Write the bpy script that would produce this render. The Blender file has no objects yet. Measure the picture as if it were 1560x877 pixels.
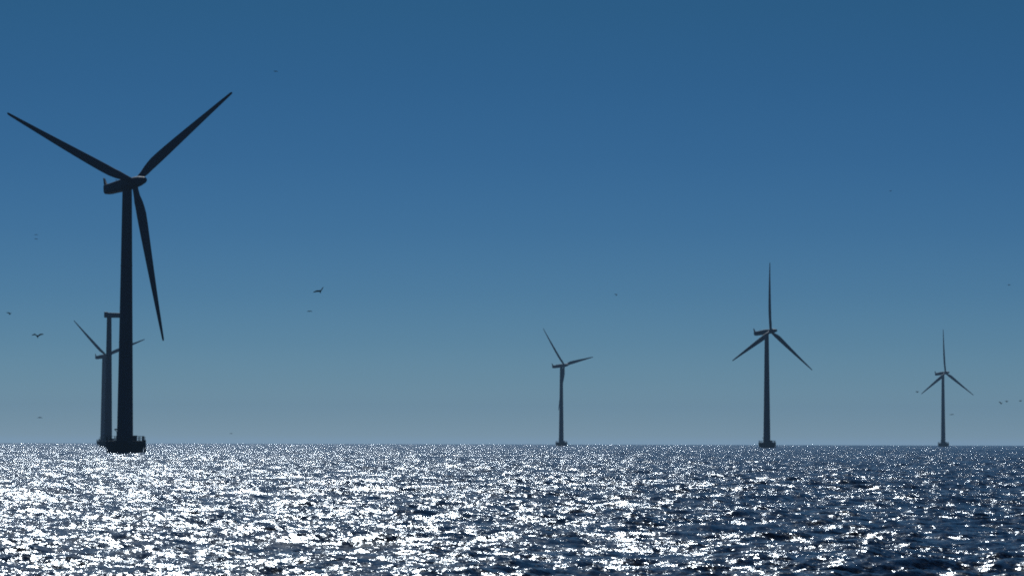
import bpy, bmesh, math, random
import numpy as np
from mathutils import Vector, Matrix

random.seed(7)
S = bpy.context.scene
COL = S.collection
R = math.radians

# ------------------------------------------------------------------ camera
CAM_H = 2.9
EARTH = 7.4e6                     # effective earth radius (with refraction)
cam_d = bpy.data.cameras.new('camera')
cam = bpy.data.objects.new('camera', cam_d)
COL.objects.link(cam)
cam_d.lens = 108.0
cam_d.sensor_width = 36.0
cam_d.clip_start = 0.5
cam_d.clip_end = 60000
PITCH = 2.86
ROLL = 0.147
cam.location = (0, 0, CAM_H)
cam.rotation_mode = 'XYZ'
cam_rot = Matrix.Rotation(R(90 + PITCH), 3, 'X') @ Matrix.Rotation(R(ROLL), 3, 'Z')
cam.rotation_euler = cam_rot.to_euler()
S.camera = cam
FPX = 4680.0


def ray(px, py):
    """direction (not unit, y == 1) through a pixel of the 1560x877 photograph"""
    d = cam_rot @ Vector(((px - 780) / FPX, -(py - 438.5) / FPX, -1.0))
    return d / d.y


# ------------------------------------------------------------------ sky and sun
SUN_AZ = -6.5                     # degrees to the right of +Y
SUN_EL = 41.0
SUN_STRENGTH = 3.2
SKY_STRENGTH = 0.06
w = bpy.data.worlds.new('World')
S.world = w
w.use_nodes = True
w.cycles.sampling_method = 'NONE'
nt = w.node_tree
nt.nodes.clear()
out = nt.nodes.new('ShaderNodeOutputWorld')
bg = nt.nodes.new('ShaderNodeBackground')
sky = nt.nodes.new('ShaderNodeTexSky')
sky.sky_type = 'NISHITA'
sky.sun_disc = False
sky.sun_elevation = R(SUN_EL)
sky.sun_rotation = R(SUN_AZ)
sky.altitude = 0
sky.air_density = 1.0
sky.dust_density = 0.3
sky.ozone_density = 1.5
bg.inputs[1].default_value = SKY_STRENGTH
# balance of the sky by height above the horizon (the sky is its own light source)
geo = nt.nodes.new('ShaderNodeNewGeometry')
sep = nt.nodes.new('ShaderNodeSeparateXYZ')
ramp = nt.nodes.new('ShaderNodeValToRGB')
mrange = nt.nodes.new('ShaderNodeMapRange')
mul = nt.nodes.new('ShaderNodeMix')
mul.data_type = 'RGBA'
mul.blend_type = 'MULTIPLY'
mul.inputs[0].default_value = 1.0
tc = nt.nodes.new('ShaderNodeTexCoord')
nt.links.new(tc.outputs['Generated'], sep.inputs[0])
mrange.inputs['From Min'].default_value = 0.0
mrange.inputs['From Max'].default_value = 0.2
nt.links.new(sep.outputs['Z'], mrange.inputs['Value'])
nt.links.new(mrange.outputs[0], ramp.inputs[0])
SKY_RAMP = [(0.0, (0.3607, 0.6722, 1.3986)), (0.01, (0.342, 0.6196, 1.1569)), (0.03, (0.301, 0.5584, 1.0161)), (0.06, (0.2517, 0.492, 0.9006)), (0.1, (0.2034, 0.4273, 0.8035)), (0.16, (0.1544, 0.3594, 0.7069)), (0.24, (0.1144, 0.3001, 0.6197)), (0.34, (0.0858, 0.2543, 0.5429)), (0.46, (0.0676, 0.2232, 0.4752)), (0.58, (0.0587, 0.2079, 0.4226)), (0.7, (0.0553, 0.2034, 0.3794)), (0.8, (0.0552, 0.2035, 0.3748)), (1.0, (0.0552, 0.2035, 0.3748))]   #RAMP
cr = ramp.color_ramp
cr.elements[0].position = 0.0
cr.elements[0].color = (*SKY_RAMP[0][1], 1)
cr.elements[1].position = 1.0
cr.elements[1].color = (*SKY_RAMP[-1][1], 1)
for p, c in SKY_RAMP[1:-1]:
    cr.elements.new(p).color = (*c, 1)
nt.links.new(sky.outputs[0], mul.inputs[6])
nt.links.new(ramp.outputs[0], mul.inputs[7])
nt.links.new(mul.outputs[2], bg.inputs[0])
nt.links.new(bg.outputs[0], out.inputs[0])

sd = bpy.data.lights.new('sun', 'SUN')
sd.energy = SUN_STRENGTH
sd.angle = R(0.5)
sd.color = (0.84, 0.93, 1.0)
sun = bpy.data.objects.new('sun', sd)
COL.objects.link(sun)
to_sun = Vector((math.sin(R(SUN_AZ)) * math.cos(R(SUN_EL)), math.cos(R(SUN_AZ)) * math.cos(R(SUN_EL)), math.sin(R(SUN_EL))))
sun.rotation_euler = to_sun.to_track_quat('Z', 'Y').to_euler()
sun.location = to_sun * 500

S.view_settings.view_transform = 'Standard'
S.view_settings.look = 'None'
S.view_settings.gamma = 1.0
S.view_settings.exposure = 0.0
S.view_settings.use_curve_mapping = False
S.render.engine = 'CYCLES'
S.cycles.use_denoising = False
S.cycles.use_adaptive_sampling = False
S.cycles.max_bounces = 6
S.cycles.volume_bounces = 0
S.cycles.caustics_reflective = False
S.cycles.caustics_refractive = False
S.cycles.sample_clamp_indirect = 0.15
S.cycles.filter_width = 1.9

# ------------------------------------------------------------------ materials


def principled(name, col, rough=0.5, metallic=0.0, var=0.0, vscale=0.4, streak=1.0):
    m = bpy.data.materials.new(name)
    m.use_nodes = True
    t = m.node_tree
    b = t.nodes['Principled BSDF']
    b.inputs['Base Color'].default_value = (*col, 1)
    b.inputs['Roughness'].default_value = rough
    b.inputs['Metallic'].default_value = metallic
    b.inputs['Specular IOR Level'].default_value = 0.25
    if var > 0:
        c = t.nodes.new('ShaderNodeTexCoord')
        mp = t.nodes.new('ShaderNodeMapping')
        mp.inputs['Scale'].default_value = (vscale, vscale, vscale * streak)
        n = t.nodes.new('ShaderNodeTexNoise')
        n.inputs['Scale'].default_value = 1.0
        n.inputs['Detail'].default_value = 6
        n.inputs['Roughness'].default_value = 0.65
        r = t.nodes.new('ShaderNodeValToRGB')
        r.color_ramp.elements[0].position = 0.3
        r.color_ramp.elements[1].position = 0.7
        r.color_ramp.elements[0].color = (*[x * (1 - var) for x in col], 1)
        r.color_ramp.elements[1].color = (*[min(1, x * (1 + var)) for x in col], 1)
        t.links.new(c.outputs['Object'], mp.inputs[0])
        t.links.new(mp.outputs[0], n.inputs['Vector'])
        t.links.new(n.outputs['Fac'], r.inputs[0])
        t.links.new(r.outputs[0], b.inputs['Base Color'])
    return m


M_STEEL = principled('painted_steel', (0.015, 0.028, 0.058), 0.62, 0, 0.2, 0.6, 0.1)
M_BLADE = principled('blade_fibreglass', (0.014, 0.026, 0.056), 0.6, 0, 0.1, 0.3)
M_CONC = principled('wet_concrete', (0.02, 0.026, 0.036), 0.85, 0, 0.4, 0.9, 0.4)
M_RAIL = principled('galvanised_rail', (0.04, 0.045, 0.05), 0.5, 0.3, 0.2, 3)
M_DOOR = principled('door_paint', (0.03, 0.035, 0.04), 0.5, 0, 0.15, 2)
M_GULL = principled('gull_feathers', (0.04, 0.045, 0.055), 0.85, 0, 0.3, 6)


def water_material():
    m = bpy.data.materials.new('sea_water')
    m.use_nodes = True
    t = m.node_tree
    L = t.links.new
    b = t.nodes['Principled BSDF']
    b.inputs['Base Color'].default_value = (0.002, 0.004, 0.012, 1)
    b.inputs['Roughness'].default_value = WATER_ROUGH
    b.inputs['IOR'].default_value = 1.333
    g = t.nodes.new('ShaderNodeNewGeometry')
    acc = None
    for scale, amp, det, zs in RIPPLES:
        mp = t.nodes.new('ShaderNodeMapping')
        # ripples are long along their crests (wind blows towards far left)
        mp.inputs['Rotation'].default_value = (0, 0, R(43))
        mp.inputs['Scale'].default_value = (scale * 0.75, scale * 1.0, scale * zs)
        L(g.outputs['Position'], mp.inputs[0])
        n = t.nodes.new('ShaderNodeTexNoise')
        n.noise_dimensions = '3D'
        n.inputs['Scale'].default_value = 1.0
        n.inputs['Detail'].default_value = det
        n.inputs['Roughness'].default_value = 0.75
        n.inputs['Lacunarity'].default_value = 2.1
        L(mp.outputs[0], n.inputs['Vector'])
        s = t.nodes.new('ShaderNodeVectorMath')
        s.operation = 'SUBTRACT'
        s.inputs[1].default_value = (0.5, 0.5, 0.5)
        L(n.outputs['Color'], s.inputs[0])
        k = t.nodes.new('ShaderNodeVectorMath')
        k.operation = 'MULTIPLY'
        k.inputs[1].default_value = (amp, amp, 0)
        L(s.outputs[0], k.inputs[0])
        if acc is None:
            acc = k
        else:
            a = t.nodes.new('ShaderNodeVectorMath')
            a.operation = 'ADD'
            L(acc.outputs[0], a.inputs[0])
            L(k.outputs[0], a.inputs[1])
            acc = a
    # gusts: patches of rougher and calmer water
    gm = t.nodes.new('ShaderNodeTexNoise')
    gm.inputs['Scale'].default_value = 0.035
    gm.inputs['Detail'].default_value = 3
    L(g.outputs['Position'], gm.inputs['Vector'])
    gr = t.nodes.new('ShaderNodeMapRange')
    gr.inputs['From Min'].default_value = 0.3
    gr.inputs['From Max'].default_value = 0.7
    gr.inputs['To Min'].default_value = 0.68
    gr.inputs['To Max'].default_value = 1.22
    L(gm.outputs['Fac'], gr.inputs['Value'])
    gs = t.nodes.new('ShaderNodeVectorMath')
    gs.operation = 'SCALE'
    L(acc.outputs[0], gs.inputs[0])
    L(gr.outputs[0], gs.inputs['Scale'])
    a = t.nodes.new('ShaderNodeVectorMath')
    a.operation = 'ADD'
    L(g.outputs['Normal'], a.inputs[0])
    L(gs.outputs[0], a.inputs[1])
    nn = t.nodes.new('ShaderNodeVectorMath')
    nn.operation = 'NORMALIZE'
    L(a.outputs[0], nn.inputs[0])
    L(nn.outputs[0], b.inputs['Normal'])
    return m


WATER_ROUGH = 0.185
RIPPLES = [(16.0, 1.25, 2.0, 1.0), (3.8, 1.5, 2.0, 1.0), (0.6, 1.2, 3.0, 1.0)]
M_WATER = water_material()

# ------------------------------------------------------------------ helpers


def tag(o, label=None, cat=None, group=None, kind=None):
    if label:
        o['label'] = label
    if cat:
        o['category'] = cat
    if group:
        o['group'] = group
    if kind:
        o['kind'] = kind
    return o


def link(o, parent=None):
    COL.objects.link(o)
    if parent is not None:
        o.parent = parent
    return o


def mesh_obj(name, bm, mat, parent=None, smooth=True, sharp=35):
    me = bpy.data.meshes.new(name)
    bmesh.ops.recalc_face_normals(bm, faces=bm.faces)
    for f in bm.faces:
        f.smooth = smooth
    if smooth:
        for e in bm.edges:
            if len(e.link_faces) == 2 and e.calc_face_angle(0) > R(sharp):
                e.smooth = False
    bm.to_mesh(me)
    bm.free()
    me.materials.append(mat)
    return link(bpy.data.objects.new(name, me), parent)


def loft(bm, rings, cap=True):
    """rings: list of lists of points, same length; closed rings"""
    vs = [[bm.verts.new(p) for p in r] for r in rings]
    n = len(vs[0])
    for a, b in zip(vs[:-1], vs[1:]):
        for i in range(n):
            bm.faces.new((a[i], a[(i + 1) % n], b[(i + 1) % n], b[i]))
    if cap:
        bm.faces.new(vs[0][::-1])
        bm.faces.new(vs[-1])


def lathe(bm, prof, n=48, cap=True):
    rings = [[(r * math.cos(2 * math.pi * i / n), r * math.sin(2 * math.pi * i / n), z) for i in range(n)] for r, z in prof]
    loft(bm, rings, cap)


def tube(bm, p0, p1, r, n=10):
    p0, p1 = Vector(p0), Vector(p1)
    q = (p1 - p0).to_track_quat('Z', 'Y')
    ring = [q @ Vector((r * math.cos(2 * math.pi * i / n), r * math.sin(2 * math.pi * i / n), 0)) for i in range(n)]
    loft(bm, [[p0 + v for v in ring], [p1 + v for v in ring]])


def torus(bm, R0, r, z, n=48, m=8, a0=0, a1=2 * math.pi):
    closed = abs(a1 - a0 - 2 * math.pi) < 1e-6
    k = n if closed else n + 1
    vs = []
    for i in range(k):
        a = a0 + (a1 - a0) * i / n
        vs.append([bm.verts.new(((R0 + r * math.cos(2 * math.pi * j / m)) * math.cos(a),
                                 (R0 + r * math.cos(2 * math.pi * j / m)) * math.sin(a),
                                 z + r * math.sin(2 * math.pi * j / m))) for j in range(m)])
    for i in range(n):
        a, b = vs[i], vs[(i + 1) % k]
        for j in range(m):
            bm.faces.new((a[j], a[(j + 1) % m], b[(j + 1) % m], b[j]))


def box(bm, x0, x1, y0, y1, z0, z1, bev=0.0):
    r = bmesh.ops.create_cube(bm, size=1)
    for v in r['verts']:
        v.co = Vector((x0 + (v.co.x + .5) * (x1 - x0), y0 + (v.co.y + .5) * (y1 - y0), z0 + (v.co.z + .5) * (z1 - z0)))
    if bev > 0:
        es = {e for v in r['verts'] for e in v.link_edges}
        bmesh.ops.bevel(bm, geom=list(es), offset=bev, segments=2, affect='EDGES')


# ------------------------------------------------------------------ the sea


def build_sea():
    rng = np.random.default_rng(11)
    # columns: fine inside the view (with a margin), coarse all round
    fine = np.arange(-0.225, 0.2251, 0.00042)
    c1 = np.geomspace(0.0006, 0.09, 90)
    right = [0.2251]
    for d in c1:
        right.append(right[-1] + d)
        if right[-1] > math.pi - 0.02:
            break
    right = np.array([v for v in right if v < math.pi - 0.01][1:])
    ang = np.concatenate([-right[::-1], fine, right])
    dang = np.gradient(ang)
    # rows
    rr = [0.0, 3, 6, 10, 14, 18, 22, 26]
    r = 29.0
    while r < 45:
        rr.append(r); r += 0.35
    while r < 1400:
        rr.append(r); r *= 1 + SEA_DR
    while r < 9000:
        rr.append(r); r *= 1.0025
    rr.append(9000)
    rad = np.array(rr[1:])
    drad = np.gradient(rad)
    A, Q = np.meshgrid(ang, rad)
    X = (Q * np.sin(A)).astype(np.float32)
    Y = (Q * np.cos(A)).astype(np.float32)
    # spacing along the rows and along the columns, for damping short waves
    sl = (rad[:, None] * dang[None, :]).astype(np.float32)
    sr = drad.astype(np.float32)
    Z = np.zeros_like(X)
    wind = Vector((-math.sin(R(43)), math.cos(R(43))))
    wa = math.atan2(wind.y, wind.x)
    lam = 0.15
    octs = []
    while lam < LAM_MAX:
        octs.append(lam)
        lam *= 1.6
    octs += [26.0]
    for l0 in octs:
        nc = 13
        for k in range(nc):
            l = l0 * 1.6 ** rng.random()
            th = wa + rng.normal() * (0.75 if l < 3 else 0.5)
            kk = 2 * math.pi / l
            kx, ky = kk * math.cos(th), kk * math.sin(th)
            s = SLOPE_OCT * (1.0 if l < 2 else (2 / l) ** 0.6)
            amp = s * math.sqrt(2.0 / nc) / kk * rng.uniform(0.6, 1.4)
            # apparent wavelength against the grid, in the radial and in the lateral direction
            lr = l / max(0.15, abs(math.sin(th)))
            ll = l / max(0.15, abs(math.cos(th)))
            ar = np.clip((lr / sr - 2.2) / 2.0, 0, 1)
            al = np.clip((ll / sl - 2.2) / 2.0, 0, 1)
            rows = np.nonzero(ar > 0)[0]
            if len(rows) == 0:
                continue
            r1 = rows[-1] + 1
            ph = kx * X[:r1].astype(np.float64) + ky * Y[:r1] + rng.random() * 6.283
            ph = np.mod(ph, 2 * math.pi).astype(np.float32)
            Z[:r1] += (amp * np.sin(ph) * al[:r1] * ar[:r1, None]).astype(np.float32)
    # sharper crests, flatter troughs
    Z = Z + 0.55 * Z * np.abs(Z) / (0.15 + np.abs(Z)) * (Z > 0) * 0.6
    Z = Z - (X.astype(np.float64) ** 2 + Y.astype(np.float64) ** 2).astype(np.float32) / (2 * EARTH)
    nr, nc = X.shape
    co = np.empty((nr * nc + 1, 3), np.float32)
    co[:-1, 0] = X.ravel(); co[:-1, 1] = Y.ravel(); co[:-1, 2] = Z.ravel()
    co[-1] = (0, 0, 0)
    idx = np.arange(nr * nc, dtype=np.int32).reshape(nr, nc)
    # the columns run clockwise seen from above (angle from +Y towards +X)
    a = idx[:-1, :-1]; b = idx[:-1, 1:]; c = idx[1:, 1:]; d = idx[1:, :-1]
    quads = np.stack([a, d, c, b], -1).reshape(-1, 4)
    # close the ring behind the camera
    a = idx[:-1, -1]; b = idx[:-1, 0]; c = idx[1:, 0]; d = idx[1:, -1]
    quads = np.concatenate([quads, np.stack([a, d, c, b], -1)])
    ctr = nr * nc
    i0 = idx[0]
    i1 = np.roll(i0, -1)
    tris = np.stack([np.full(nc, ctr, np.int32), i0, i1], -1)
    me = bpy.data.meshes.new('sea')
    me.vertices.add(len(co))
    me.vertices.foreach_set('co', co.ravel())
    nl = quads.size + tris.size
    me.loops.add(nl)
    me.loops.foreach_set('vertex_index', np.concatenate([quads.ravel(), tris.ravel()]).astype(np.int32))
    npol = len(quads) + len(tris)
    me.polygons.add(npol)
    st = np.concatenate([np.arange(len(quads)) * 4, quads.size + np.arange(len(tris)) * 3]).astype(np.int32)
    me.polygons.foreach_set('loop_start', st)
    me.update(calc_edges=True)
    me.polygons.foreach_set('use_smooth', np.ones(npol, bool))
    me.materials.append(M_WATER)
    n0 = me.polygons[len(quads) // 2].normal
    if n0.z < 0:
        me.flip_normals()
    o = link(bpy.data.objects.new('water', me))
    tag(o, kind='structure')
    print('sea', nr, nc)
    return o


SEA_DR = 0.0018
SLOPE_OCT = 0.08
LAM_MAX = 9
build_sea()

# ------------------------------------------------------------------ haze
HAZE = 7.5e-5


def build_haze():
    bm = bmesh.new()
    box(bm, -9300, 9300, -9300, 9300, -12.5, 112)
    m = bpy.data.materials.new('haze_air')
    m.use_nodes = True
    t = m.node_tree
    t.nodes.clear()
    o = t.nodes.new('ShaderNodeOutputMaterial')
    v = t.nodes.new('ShaderNodeVolumePrincipled')
    v.inputs['Color'].default_value = (0.45, 0.72, 1.0, 1)
    v.inputs['Density'].default_value = HAZE
    v.inputs['Anisotropy'].default_value = 0.0
    t.links.new(v.outputs[0], o.inputs['Volume'])
    ob = mesh_obj('haze', bm, m, None, False)
    tag(ob, kind='stuff')


build_haze()

# ------------------------------------------------------------------ wind turbines
HUB_H = 64.0
HUB_Z = 63.5


def blade_mesh():
    bm = bmesh.new()
    rings = []
    n = 28
    # span, chord, thickness ratio, twist(deg), circularity
    st = [(0.9, 1.35, 1.0, 12, 1), (1.8, 1.35, 1.0, 12, 1), (3.2, 1.55, .82, 12, .7), (4.8, 2.15, .52, 12, .3),
          (6.2, 2.38, .36, 11, .05), (7.6, 2.55, .29, 10, 0), (10, 2.52, .25, 8, 0), (13, 2.36, .22, 6, 0),
          (17, 2.1, .20, 4.2, 0), (21, 1.82, .19, 3, 0), (25, 1.52, .18, 2, 0), (29, 1.22, .17, 1, 0),
          (33, .95, .17, .3, 0), (35.8, .72, .17, 0, 0), (37.4, .6, .17, 0, 0), (37.95, .42, .17, 0, 0)]
    for z, c, tr, tw, circ in st:
        pts = []
        for i in range(n):
            a = 2 * math.pi * i / n
            # airfoil: x from leading (+) to trailing (-)
            u = 0.5 * (1 + math.cos(a))                 # 1 leading .. 0 trailing
            xx = 1 - u                                   # 0 leading .. 1 trailing
            yt = 5 * tr * (0.2969 * math.sqrt(max(xx, 0)) - 0.126 * xx - 0.3516 * xx ** 2 + 0.2843 * xx ** 3 - 0.1015 * xx ** 4)
            if math.sin(a) < 0:
                yt = -yt * 0.8
            else:
                yt = yt * 1.1
            ax = (0.32 - xx) * c
            ay = yt * c * 0.5 * 2
            cx = 0.5 * c * math.cos(a)
            cy = 0.5 * c * math.sin(a)
            X = ax * (1 - circ) + cx * circ
            Y = ay * (1 - circ) + cy * circ
            q = math.radians(tw)
            pts.append((X * math.cos(q) - Y * math.sin(q), X * math.sin(q) + Y * math.cos(q) - 0.0006 * z * z, z))
        rings.append(pts)
    loft(bm, rings)
    return bm


def rr_ring(y, w, h, zc, n=32, p=5.0, flat=0):
    """superellipse ring in the x-z plane at y"""
    pts = []
    for i in range(n):
        a = 2 * math.pi * i / n
        c, s = math.cos(a), math.sin(a)
        pts.append((w / 2 * math.copysign(abs(c) ** (2 / p), c), y, zc + h / 2 * math.copysign(abs(s) ** (2 / p), s)))
    return pts


def nacelle_mesh(short=False):
    bm = bmesh.new()
    if short:
        rings = [rr_ring(2.45, 2.3, 2.5, 0.25), rr_ring(2.2, 2.6, 2.85, 0.2), rr_ring(0.9, 2.7, 2.8, 0.15), rr_ring(0.5, 2.7, 2.5, 0.0),
                 rr_ring(-4.5, 2.7, 2.4, -0.05), rr_ring(-5.9, 2.5, 2.3, 0, p=3.5)]
    else:
        rings = [rr_ring(9.1, 0.8, 1.5, 0.2, p=3), rr_ring(8.9, 1.2, 1.9, 0.1), rr_ring(8.1, 2.1, 2.3, -0.1),
                 rr_ring(7.2, 2.7, 2.35, -0.12), rr_ring(5.5, 2.9, 2.35, -0.12), rr_ring(2.5, 3.0, 2.6, -0.06),
                 rr_ring(0.0, 3.0, 2.75, 0), rr_ring(-0.8, 2.8, 2.6, 0, p=4), rr_ring(-1.35, 2.4, 2.3, 0, p=3),
                 rr_ring(-1.6, 2.1, 2.1, 0, p=2.2)]
    loft(bm, rings)
    return bm


def fin_mesh():
    bm = bmesh.new()
    prof = [(9.08, 0.60), (9.4, 2.9), (9.05, 2.6), (8.4, 1.4), (7.4, 0.9)]
    for (a, b) in [(-0.22, 0.22)]:
        r0 = [bm.verts.new((a, y, z)) for y, z in prof]
        r1 = [bm.verts.new((b, y, z)) for y, z in prof]
        n = len(prof)
        bm.faces.new(r0); bm.faces.new(r1[::-1])
        for i in range(n):
            bm.faces.new((r0[i], r0[(i + 1) % n], r1[(i + 1) % n], r1[i]))
    return bm


def hub_mesh():
    bm = bmesh.new()
    prof = [(0.95, -1.62), (1.15, -1.75), (1.28, -2.2), (1.3, -2.9), (1.28, -3.9), (1.15, -5.1), (0.95, -5.9), (0.8, -6.7), (0.6, -7.15), (0.25, -7.35)]
    n = 36
    rings = [[(r * math.cos(2 * math.pi * i / n), y, r * math.sin(2 * math.pi * i / n)) for i in range(n)] for r, y in prof]
    loft(bm, rings)
    return bm


def tower_mesh():
    bm = bmesh.new()
    prof = [(2.1, 2.9), (2.1, 3.2), (1.9, 3.22), (1.88, 4.5), (1.84, 8)]
    H0, H1 = 8, 62.3
    for i in range(1, 25):
        z = H0 + (H1 - H0) * i / 24
        f = i / 24
        r = 1.84 + (1.12 - 1.84) * f
        if i in (8, 16):
            prof += [(r, z - .12), (r + 0.05, z - .11), (r + 0.05, z + .11), (r, z + .12)]
        else:
            prof.append((r, z))
    prof += [(1.3, 62.3), (1.3, 62.7)]
    lathe(bm, prof, 56)
    return bm


def foundation_mesh():
    bm = bmesh.new()
    lathe(bm, [(5.6, -3.0), (3.95, -1.2), (4.15, 0.0), (4.28, 0.9), (4.62, 2.1), (4.66, 2.15), (4.66, 2.75), (4.58, 2.85), (4.5, 2.87), (0.3, 2.96)], 64)
    return bm


def post_mesh():
    bm = bmesh.new()
    tube(bm, (0, 0, 0), (0, 0, 1.2), 0.10, 8)
    tube(bm, (0, 0, -0.05), (0, 0, 0.03), 0.16, 8)
    return bm


protos = {}


def shared(name, fn, mat, parent, key=None, **kw):
    key = key or name
    if key not in protos:
        o = mesh_obj(name, fn(), mat, parent, **kw)
        protos[key] = o
        return o
    o = protos[key].copy()
    o.name = name
    o.matrix_basis = Matrix.Identity(4)
    return link(o, parent)


def rails_mesh():
    bm = bmesh.new()
    for z in (2.85 + 1.12, 2.85 + 0.6):
        torus(bm, 4.4, 0.045, z, 64, 6)
    torus(bm, 4.4, 0.05, 2.85 + 0.1, 64, 6)
    return bm


def door_mesh():
    bm = bmesh.new()
    pts = []
    for i in range(9):
        a = math.pi * i / 8
        pts.append((0.42 * math.cos(a), 4.75 + 0.42 * math.sin(a)))
    pts = [(0.42, 3.0)] + pts + [(-0.42, 3.0)]
    f = [bm.verts.new((-1.94, x, z)) for x, z in pts]
    b = [bm.verts.new((-1.70, x, z)) for x, z in pts]
    n = len(pts)
    bm.faces.new(f); bm.faces.new(b[::-1])
    for i in range(n):
        bm.faces.new((f[i], f[(i + 1) % n], b[(i + 1) % n], b[i]))
    return bm


def porch_mesh():
    bm = bmesh.new()
    box(bm, -2.45, -1.7, -0.6, 0.6, 5.42, 5.75, 0.06)
    tube(bm, (-2.3, 0.5, 5.4), (-1.85, 0.5, 4.9), 0.04, 6)
    tube(bm, (-2.3, -0.5, 5.4), (-1.85, -0.5, 4.9), 0.04, 6)
    return bm


def cabinet_mesh():
    bm = bmesh.new()
    box(bm, 1.98, 2.85, -1.0, 0.3, 2.96, 4.1, 0.05)
    box(bm, 1.93, 2.9, -1.05, 0.35, 4.07, 4.16, 0.02)
    box(bm, 2.1, 2.7, -1.04, -0.99, 3.1, 3.95, 0.01)
    return bm


def landing_mesh():
    bm = bmesh.new()
    for s in (-0.7, 0.7):
        tube(bm, (4.72, s, -1.6), (4.72, s, 3.1), 0.16, 10)
        for z in (0.5, 2.4):
            tube(bm, (4.3, s, z), (4.72, s, z), 0.09, 8)
    for k in range(14):
        tube(bm, (4.68, -0.3, -0.4 + k * 0.3), (4.68, 0.3, -0.4 + k * 0.3), 0.03, 6)
    for s in (-0.3, 0.3):
        tube(bm, (4.68, s, -1.4), (4.68, s, 3.9), 0.05, 8)
    return bm


def vane_mesh():
    bm = bmesh.new()
    tube(bm, (0.7, 5.4, 1.0), (0.7, 5.4, 1.95), 0.05, 6)
    tube(bm, (0.45, 5.4, 1.9), (0.95, 5.4, 1.9), 0.05, 6)
    return bm


def make_turbine(px, py_base, px_hub_h, yaw, phase, label, rotor=True, short=False, tilt=5.0, dist=None):
    """px, py_base: the foot in the photo; px_hub_h: pixels from waterline to hub"""
    D = HUB_H * FPX / px_hub_h if dist is None else dist
    d = ray(px, 677)
    loc = Vector((d.x * D, D, -D * D / (2 * EARTH)))
    root = bpy.data.objects.new('wind_turbine', None)
    root.empty_display_size = 5
    link(root)
    root.location = loc
    tag(root, label, 'wind turbine', 'offshore wind turbines standing in the sea')
    Y = Matrix.Rotation(R(yaw), 4, 'Z')
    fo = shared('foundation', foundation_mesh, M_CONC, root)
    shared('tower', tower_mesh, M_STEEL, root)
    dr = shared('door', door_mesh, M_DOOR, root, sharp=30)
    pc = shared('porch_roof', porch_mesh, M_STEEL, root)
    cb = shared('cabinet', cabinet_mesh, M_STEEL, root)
    for o in (dr, pc, cb):
        o.rotation_euler = (0, 0, 0)
    shared('boat_landing', landing_mesh, M_RAIL, root)
    rl = shared('railing', rails_mesh, M_RAIL, root)
    for k in range(18):
        p = shared('post', post_mesh, M_RAIL, rl)
        a = 2 * math.pi * (k + .5) / 18
        p.location = (4.4 * math.cos(a), 4.4 * math.sin(a), 2.85)
    T = Matrix.Translation((0, 0, HUB_Z)) @ Y @ Matrix.Rotation(R(-tilt), 4, 'X')
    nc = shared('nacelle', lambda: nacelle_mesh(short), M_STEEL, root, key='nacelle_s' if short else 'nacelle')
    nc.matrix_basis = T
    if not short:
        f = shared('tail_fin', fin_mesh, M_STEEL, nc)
        v = shared('wind_vane', vane_mesh, M_RAIL, nc)
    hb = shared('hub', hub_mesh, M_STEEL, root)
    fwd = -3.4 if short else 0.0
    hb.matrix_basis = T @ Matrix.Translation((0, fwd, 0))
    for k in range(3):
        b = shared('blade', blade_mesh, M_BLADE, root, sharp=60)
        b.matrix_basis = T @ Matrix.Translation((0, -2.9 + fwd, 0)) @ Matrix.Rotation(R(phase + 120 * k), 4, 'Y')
    return root


TURB = [
    (190.3, 687, 413, 42.6, 51.4, 'largest and darkest wind turbine, at the left, its railed concrete base fully in view'),
    (1168.3, 679, 178, 44, 3.5, 'middle sized wind turbine, the taller of the two with one blade straight up'),
    (855.0, 677, 123, 51, 79, 'small wind turbine near the centre, its lower blade lying along the tower'),
    (1437.0, 677.5, 112.5, 39, 0.3, 'small distant wind turbine at the far right with one blade straight up'),
    (156.8, 677, 136, 47, 70.5, 'small pale wind turbine half hidden behind two nearer towers, blade tips on both sides'),
]
for a in TURB:
    make_turbine(*a)
make_turbine(164.6, 679, 202, 98, 60, 'wind turbine behind the largest one, only its tower and short nacelle showing',
             short=True, tilt=0)

# ------------------------------------------------------------------ gulls


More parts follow.
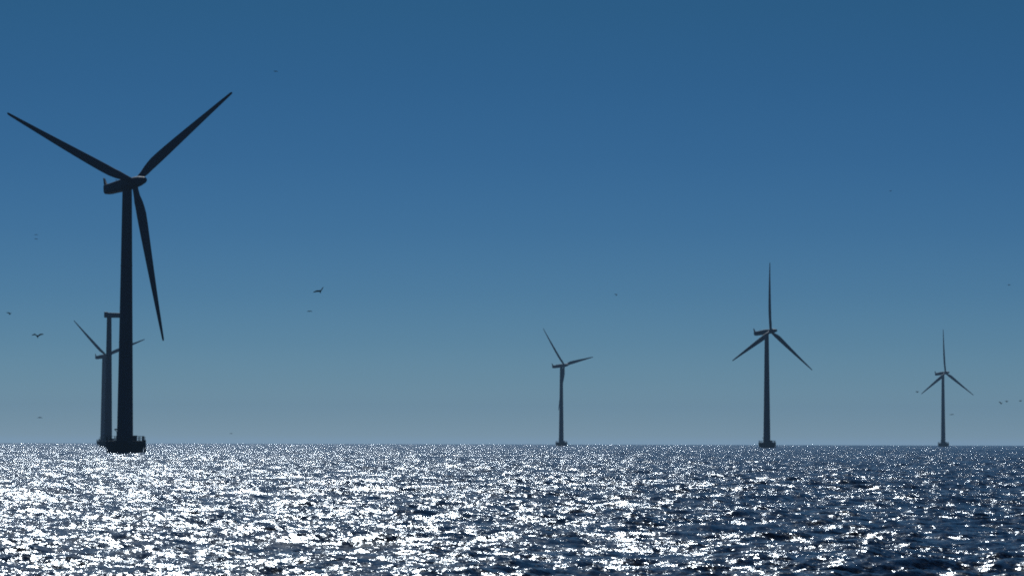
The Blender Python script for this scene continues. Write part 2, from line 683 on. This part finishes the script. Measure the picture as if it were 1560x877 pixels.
def gull_mesh(li, lo, ri, ro, fore=1.0):
    """one continuous bird flying towards -Y; wing angles in degrees for the inner and outer wing, left and right"""
    bm = bmesh.new()
    n = 12
    rings = []
    for y, w_, h_, z in [(-0.30, .012, .012, -.02), (-0.24, .03, .035, -.005), (-0.20, .065, .07, .0), (-0.15, .075, .08, .005),
                         (-0.09, .11, .11, 0), (0, .13, .13, -.005), (0.09, .11, .105, 0), (0.17, .075, .06, .01), (0.22, .09, .03, .012),
                         (0.31, .12, .014, .014)]:
        rings.append([bm.verts.new((w_ / 2 * math.cos(2 * math.pi * i / n), y, z + h_ / 2 * math.sin(2 * math.pi * i / n))) for i in range(n)])
    for k in range(len(rings) - 1):
        for i in range(n):
            if k == 4 and i in (0, n - 1, n // 2 - 1, n // 2):
                continue
            if k == 5 and i in (0, n - 1, n // 2 - 1, n // 2):
                continue
            bm.faces.new((rings[k][i], rings[k][(i + 1) % n], rings[k + 1][(i + 1) % n], rings[k + 1][i]))
    bm.faces.new(rings[0][::-1]); bm.faces.new(rings[-1])
    for side, ia, oa in ((1, ri, ro), (-1, li, lo)):
        if side == 1:
            loop = [rings[4][1], rings[5][1], rings[6][1], rings[6][0], rings[6][n - 1], rings[5][n - 1], rings[4][n - 1], rings[4][0]]
        else:
            h = n // 2
            loop = [rings[4][h - 1], rings[5][h - 1], rings[6][h - 1], rings[6][h], rings[6][h + 1], rings[5][h + 1], rings[4][h + 1], rings[4][h]]
        prev = loop
        x, z, = 0.06, 0.01
        segs = [(0.13, ia, .155, -.03), (0.13, ia * .9, .15, -.05), (0.10, (ia + oa) / 2, .14, -.03), (0.13, oa, .11, .02), (0.13, oa, .075, .07), (0.08, oa * .95, .02, .12)]
        for ln, an, ch, yo in segs:
            x += ln * math.cos(R(an)); z += ln * math.sin(R(an))
            y0, y1 = yo - ch * .5, yo + ch * .5
            ch *= 1.5; y0, y1 = yo - ch * .5, yo + ch * .5
            th = 0.03 * (ch / .2) + .004
            pts = [(y0, th * .6), (yo, th), (y1, th * .4), (y1, 0), (y1, -th * .2), (yo, -th * .3), (y0, -th * .4), (y0 - .008, 0)]
            cur = [bm.verts.new((side * x, yy, z + zz)) for yy, zz in pts]
            for i in range(8):
                bm.faces.new((prev[i], prev[(i + 1) % 8], cur[(i + 1) % 8], cur[i]))
            prev = cur
        bm.faces.new(prev)
    return bm


GULLS = [
    # px, py, width px, wing angles (li lo ri ro), yaw, roll, label
    (57, 512, 15, (50, 0, 42, 30), 0, 0, 'larger gull gliding on bent wings at the far left, level with the half hidden turbine'),
    (488, 443.5, 13, (-8, -4, 70, 72), 0, 0, 'larger gull with one wing raised steeply, right of the largest turbine'),
    (471.5, 474, 7, (10, -20, 10, -20), 20, 0, 'small gull just below the one with a steeply raised wing'),
    (15.5, 478, 5, (40, 20, 40, 20), 60, 0, 'tiny bird close to the left edge, up and left of the larger gliding gull'),
    (55, 357.5, 6, (3, -5, 3, -5), 5, 0, 'faint bird, upper one of the pair stacked below the left blade of the largest turbine'),
    (55, 364, 6, (4, -8, 4, -8), 5, 0, 'faint bird, lower one of the pair stacked below the left blade of the largest turbine'),
    (420, 109, 5.5, (15, -15, 15, -15), 30, 0, 'dark bird highest in the sky, right of the raised blade tip of the largest turbine'),
    (939.5, 449.5, 4, (60, 50, 60, 50), 40, 0, 'faint tiny bird in the open sky above and right of the central turbine'),
    (1357, 291, 4.5, (10, 0, 10, 0), 40, 0, 'faintest tiny bird, high in the empty sky on the right side'),
    (1537.5, 434, 4.5, (20, -10, 20, -10), 40, 0, 'tiny bird alone near the right edge, above the group of three'),
    (1398, 597, 5, (35, 0, 35, 0), 50, 0, 'small bird just left of the lower left blade tip of the far right turbine'),
    (1450, 631, 6, (2, -6, 2, -6), 15, -3, 'small flat winged bird low beside the tower of the far right turbine'),
    (1525.5, 614.5, 5, (55, 45, 40, 60), 30, 10, 'tiny bird with raised wings, leftmost of the three at the right edge'),
    (1534.5, 611.5, 5, (30, 5, 30, 5), 50, 0, 'darker tiny bird, middle one of the three at the right edge'),
    (1555, 610.5, 5, (20, 0, 20, 0), 50, 0, 'tiny bird, rightmost of the three at the right edge'),
    (60.5, 635.5, 6, (-10, -25, -10, -25), 30, 0, 'small bird with drooping wings low above the sea, left of the half hidden tower'),
    (352, 660, 5, (15, -5, 15, -5), 30, 0, 'tiny faint bird just above the horizon, right of the largest tower'),
]
for px, py, wpx, ang, yaw, roll, label in GULLS:
    bm = gull_mesh(*ang)
    o = mesh_obj('gull', bm, M_GULL, None, sharp=80)
    span = (max(v.co.x for v in o.data.vertices) - min(v.co.x for v in o.data.vertices)) * abs(math.cos(R(yaw)))
    span = max(span, 0.5)
    wpx *= 1.0 if 'faint' in label else 1.2
    D = span * FPX / wpx
    d = ray(px, py)
    o.location = Vector((0, 0, CAM_H)) + d * D
    o.rotation_euler = (R(-38), R(roll), R(yaw))
    tag(o, label, 'bird', 'gulls flying over the sea')
